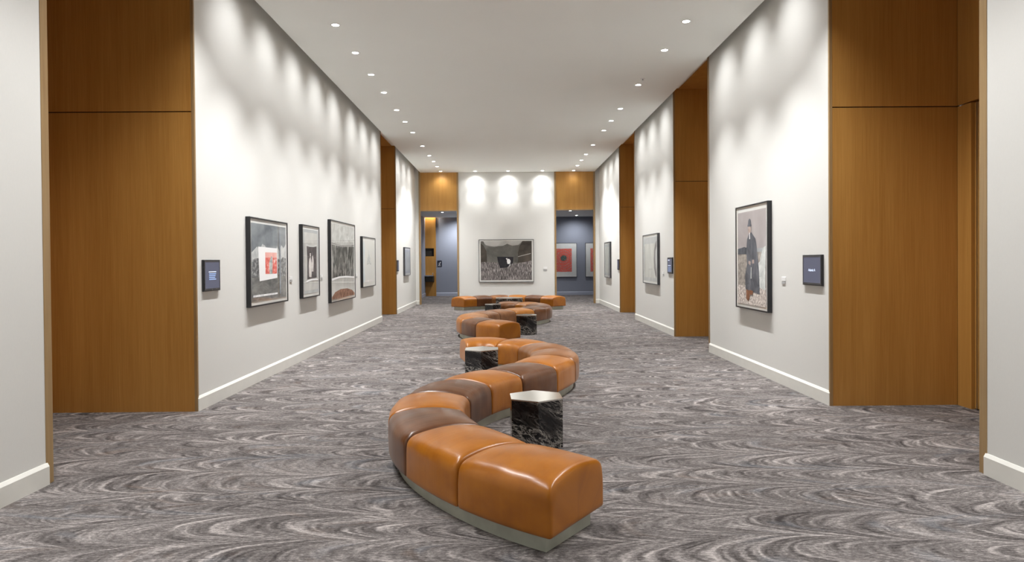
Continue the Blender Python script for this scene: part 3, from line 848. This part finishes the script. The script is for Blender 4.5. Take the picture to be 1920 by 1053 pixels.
# end wall
stone = mat_print('arch_stone_print', [(0.3, (0.11, 0.105, 0.098)), (0.7, (0.20, 0.195, 0.18))], (1.6, 1, 2.2), 4)
dim = mat_print('dim_slope_print', [(0.3, (0.025, 0.022, 0.018)), (0.7, (0.065, 0.055, 0.045))], (2, 1, 3), 4)
grass = mat_print('tall_grass_print', [(0.36, (0.025, 0.022, 0.022)), (0.5, (0.10, 0.09, 0.088)), (0.66, (0.36, 0.33, 0.32))], (48, 1, 7), 4, 0.6)
black = mat_print('tent_print', [(0.3, (0.008, 0.008, 0.012)), (0.7, (0.028, 0.027, 0.03))], (5, 1, 5), 3)
light = mat_print('pale_light_print', [(0.3, (0.24, 0.235, 0.22)), (0.7, (0.34, 0.33, 0.31))], (2, 1, 2), 3)
framed((0.04, YE), 0.0, 2.06, 1.60, 0.823, 2.42, [
    (None, stone),
    ([(0.05, 1.0), (0.10, 0.90), (0.26, 0.86), (0.44, 0.88), (0.52, 0.93), (0.62, 0.88), (0.74, 0.90), (0.82, 1.0)], light),
    ([(0, 0.95), (0.06, 0.88), (0.11, 0.75), (0.12, 0.60), (0.12, 0.45), (0, 0.45)], dim),
    ([(1, 1), (0.82, 1), (0.76, 0.86), (0.73, 0.70), (0.73, 0.45), (1, 0.45)], dim),
    ([(0.73, 0.59), (0.98, 0.67), (0.98, 0.685), (0.73, 0.605)], light),
    ([(0, 0.46), (0.1, 0.47), (0.3, 0.45), (0.5, 0.40), (0.8, 0.44), (1, 0.50), (1, 0), (0, 0)], grass),
    ([(0.32, 0.60), (0.64, 0.59), (0.63, 0.44), (0.58, 0.38), (0.50, 0.32), (0.38, 0.31), (0.34, 0.46)], black),
    ([(0.51, 0.50), (0.53, 0.545), (0.56, 0.54), (0.585, 0.49), (0.575, 0.42), (0.54, 0.41), (0.52, 0.42)], paper),
    ([(0.49, 0.55), (0.515, 0.565), (0.525, 0.535), (0.51, 0.52)], paper), ([(0.575, 0.42), (0.58, 0.39), (0.555, 0.34), (0.55, 0.345)], paper)],
    'large dark framed photograph of tall grass and a white figure, on the end wall', bar=0.018, rebate=0.009, border=(0.055, 0.055, 0.06, 0.045), frame=FRAMEGREY)

# red pictures on the blue wall of the passage
swirl = mat_swirl()
for x, label in ((2.74, 'white matted red swirl print in the right doorway, the wider visible one'),
                 (4.37, 'white matted red swirl print cut off by the right doorway casing')):
    framed((x, YB), 0.0, 1.23, 1.60, 0.84, 2.44, [(None, swirl)], label, border=(0.22, 0.22, 0.23, 0.25), frame=FRAMEGREY, bar=0.018, rebate=0.008, group='red prints in the passage')

# ------------------------------------------------------------------ wall screens
def text_mesh(txt, size, depth, mat, name, parent, loc):
    cu = bpy.data.curves.new(name, 'FONT')
    cu.body = txt; cu.size = size; cu.align_x = 'CENTER'; cu.align_y = 'CENTER'; cu.extrude = depth
    tmp = bpy.data.objects.new(name + '_curve', cu); COL.objects.link(tmp)
    dg = bpy.context.evaluated_depsgraph_get()
    me = bpy.data.meshes.new_from_object(tmp.evaluated_get(dg))
    bpy.data.objects.remove(tmp); bpy.data.curves.remove(cu)
    me.materials.clear(); me.materials.append(mat)
    me.transform(Matrix.Rotation(R(90), 4, 'X'))
    o = link(bpy.data.objects.new(name, me), parent); o.location = loc
    return o

def wall_screen(side, y0, y1, z0, z1, label, content):
    (x, y), rz = on_wall(side, y0, y1)
    w, h, d = y1 - y0, z1 - z0, 0.026
    t = tag(empty('wall_screen', (x, y, (z0 + z1) / 2), rz), label, 'screen', 'room information screens')
    mb = MB(); mb.box(-w / 2, w / 2, -d, -0.001, -h / 2, h / 2, SCREENBODY, 0.004); mb.build('casing', t)
    mb = MB(); e = 0.012
    for a in ((-w / 2 + e, -w / 2 + 2.4 * e, -h / 2 + e, h / 2 - e), (w / 2 - 2.4 * e, w / 2 - e, -h / 2 + e, h / 2 - e),
              (-w / 2 + 2.4 * e, w / 2 - 2.4 * e, -h / 2 + e, -h / 2 + 2.6 * e), (-w / 2 + 2.4 * e, w / 2 - 2.4 * e, h / 2 - 2.4 * e, h / 2 - e)):
        mb.box(a[0], a[1], -d - 0.003, -d + 0.001, a[2], a[3], BEZEL)
    mb.build('bezel', t)
    mb = MB(); mb.box(-w / 2 + 2.4 * e, w / 2 - 2.4 * e, -d - 0.001, -d + 0.001, -h / 2 + 2.6 * e, h / 2 - 2.4 * e, SCREEN); sc = mb.build('display', t)
    if isinstance(content, str):
        text_mesh(content, 0.042, 0.0004, SCREENTEXT, 'lettering', sc, (0.0, -d - 0.002, 0.0))
    elif content:
        mb = MB()
        for (u0, u1, v, th, bright) in content:
            mb.box(u0 * w, u1 * w, -d - 0.002, -d - 0.0008, v * h - th / 2, v * h + th / 2, SCREENTEXT if bright else SCREENTEXT2)
        mb.build('text_lines', sc)
    return t

para = [(-0.22, 0.23, 0.115, 0.008, True)] + [(-0.20, 0.22 - 0.03 * (k % 3), 0.05 - 0.058 * k, 0.011, False) for k in range(4)]
listing = [(-0.36, -0.02, 0.33, 0.016, True), (-0.36, 0.20, 0.0, 0.010, True)] + [(-0.34, 0.25 - 0.04 * (k % 2), -0.12 - 0.075 * k, 0.008, False) for k in range(5)]
wall_screen('left', 7.50, 7.93, 1.29, 1.643, 'black framed screen with a paragraph of text beside the near left wood panel', para)
wall_screen('left', 20.93, 21.22, 1.315, 1.66, 'small dark screen on the far part of the left wall next to the wood recess', None)
wall_screen('right', 7.50, 7.985, 1.297, 1.647, 'black framed blue screen showing one short word, right of the person picture', 'Atlantic A')
wall_screen('right', 14.24, 14.66, 1.312, 1.656, 'dark screen with lines of listing, middle of the right wall beside the wood panel', listing)
wall_screen('right', 20.95, 21.22, 1.305, 1.635, 'small grey screen on the far part of the right wall beside the last wood panel', None)

# ------------------------------------------------------------------ picture captions
def caption(loc, rz, z, w, h, label):
    t = tag(empty('picture_label', (loc[0], loc[1], z), rz), label, 'label', 'caption cards beside the pictures')
    mb = MB(); mb.box(-w / 2, w / 2, -0.012, -0.0005, -h * 0.08, h / 2, WHITEP, 0.001); mb.build('card', t)
    mb = MB(); mb.box(-w / 2 + 0.005, w / 2 - 0.005, -0.010, -0.0005, -h / 2, -h * 0.16, SHADOWGREY, 0.001); mb.build('card_shadow', t)  # grey slab put in as the shadow below the card
    return t
for side, y, z, label in (('left', 10.60, 1.345, 'small white caption card right of the city photograph on the left wall'),
                          ('left', 12.37, 1.34, 'small white caption card right of the two-figure picture on the left wall'),
                          ('left', 15.27, 1.30, 'small white caption card right of the woodland photograph on the left wall'),
                          ('right', 8.58, 1.33, 'small white caption card between the person picture and the blue screen'),
                          ('right', 15.12, 1.30, 'small pale caption card between the silvery picture and its screen')):
    (x, yy), rz = on_wall(side, y, y)
    caption((x, yy), rz, z, 0.11, 0.085, label)
caption((1.50, YE), 0.0, 1.31, 0.15, 0.15, 'pale caption card on the end wall right of the grass field photograph')

# ------------------------------------------------------------------ drinking fountain and sign in the passage
df = tag(empty('drinking_fountain', (-3.53, YB - 0.06, 0.0)), 'wall drinking fountain with chrome basin in the wood niche through the left doorway', 'drinking fountain')
mb = MB(); mb.box(-0.19, 0.19, -0.30, -0.002, 0.68, 0.94, DARK, 0.02); mb.build('apron', df)
mb = MB(); mb.box(-0.20, 0.20, -0.36, -0.002, 0.93, 0.985, CHROME, 0.015); mb.build('basin', df)
mb = MB(); mb.lathe([(0.020, 0.98), (0.020, 1.03), (0.032, 1.06), (0.018, 1.09)], CHROME, 16, c=(0.16, -0.20, 0)); mb.build('spout', df)
mb = MB(); mb.lathe([(0.022, -0.02), (0.022, 0.02)], CHROME, 16, axis='y', c=(0.10, -0.35, 0.955)); mb.build('push_button', df)

sg = tag(empty('wall_sign', (-3.075, YB, 1.515)), 'small navy sign with a white slanted pictogram on the blue passage wall', 'sign')
mb = MB(); mb.box(-0.105, 0.105, -0.012, -0.001, -0.145, 0.145, NAVY, 0.003); mb.build('plate', sg)
mb = MB()
for poly in ([(-0.06, -0.075), (0.045, 0.055), (0.06, 0.045), (-0.04, -0.085)], [(0.01, 0.075), (0.05, 0.085), (0.06, 0.055), (0.02, 0.05)],
             [(-0.065, -0.09), (0.06, -0.09), (0.06, -0.105), (-0.065, -0.105)], [(-0.01, -0.05), (0.055, -0.03), (0.055, -0.045), (-0.005, -0.065)],
             [(-0.05, 0.01), (-0.02, 0.05), (-0.005, 0.045), (-0.035, 0.0)]):
    mb.prism(poly, 'y', -0.0145, -0.0115, WHITEP)
mb.build('pictogram', sg)
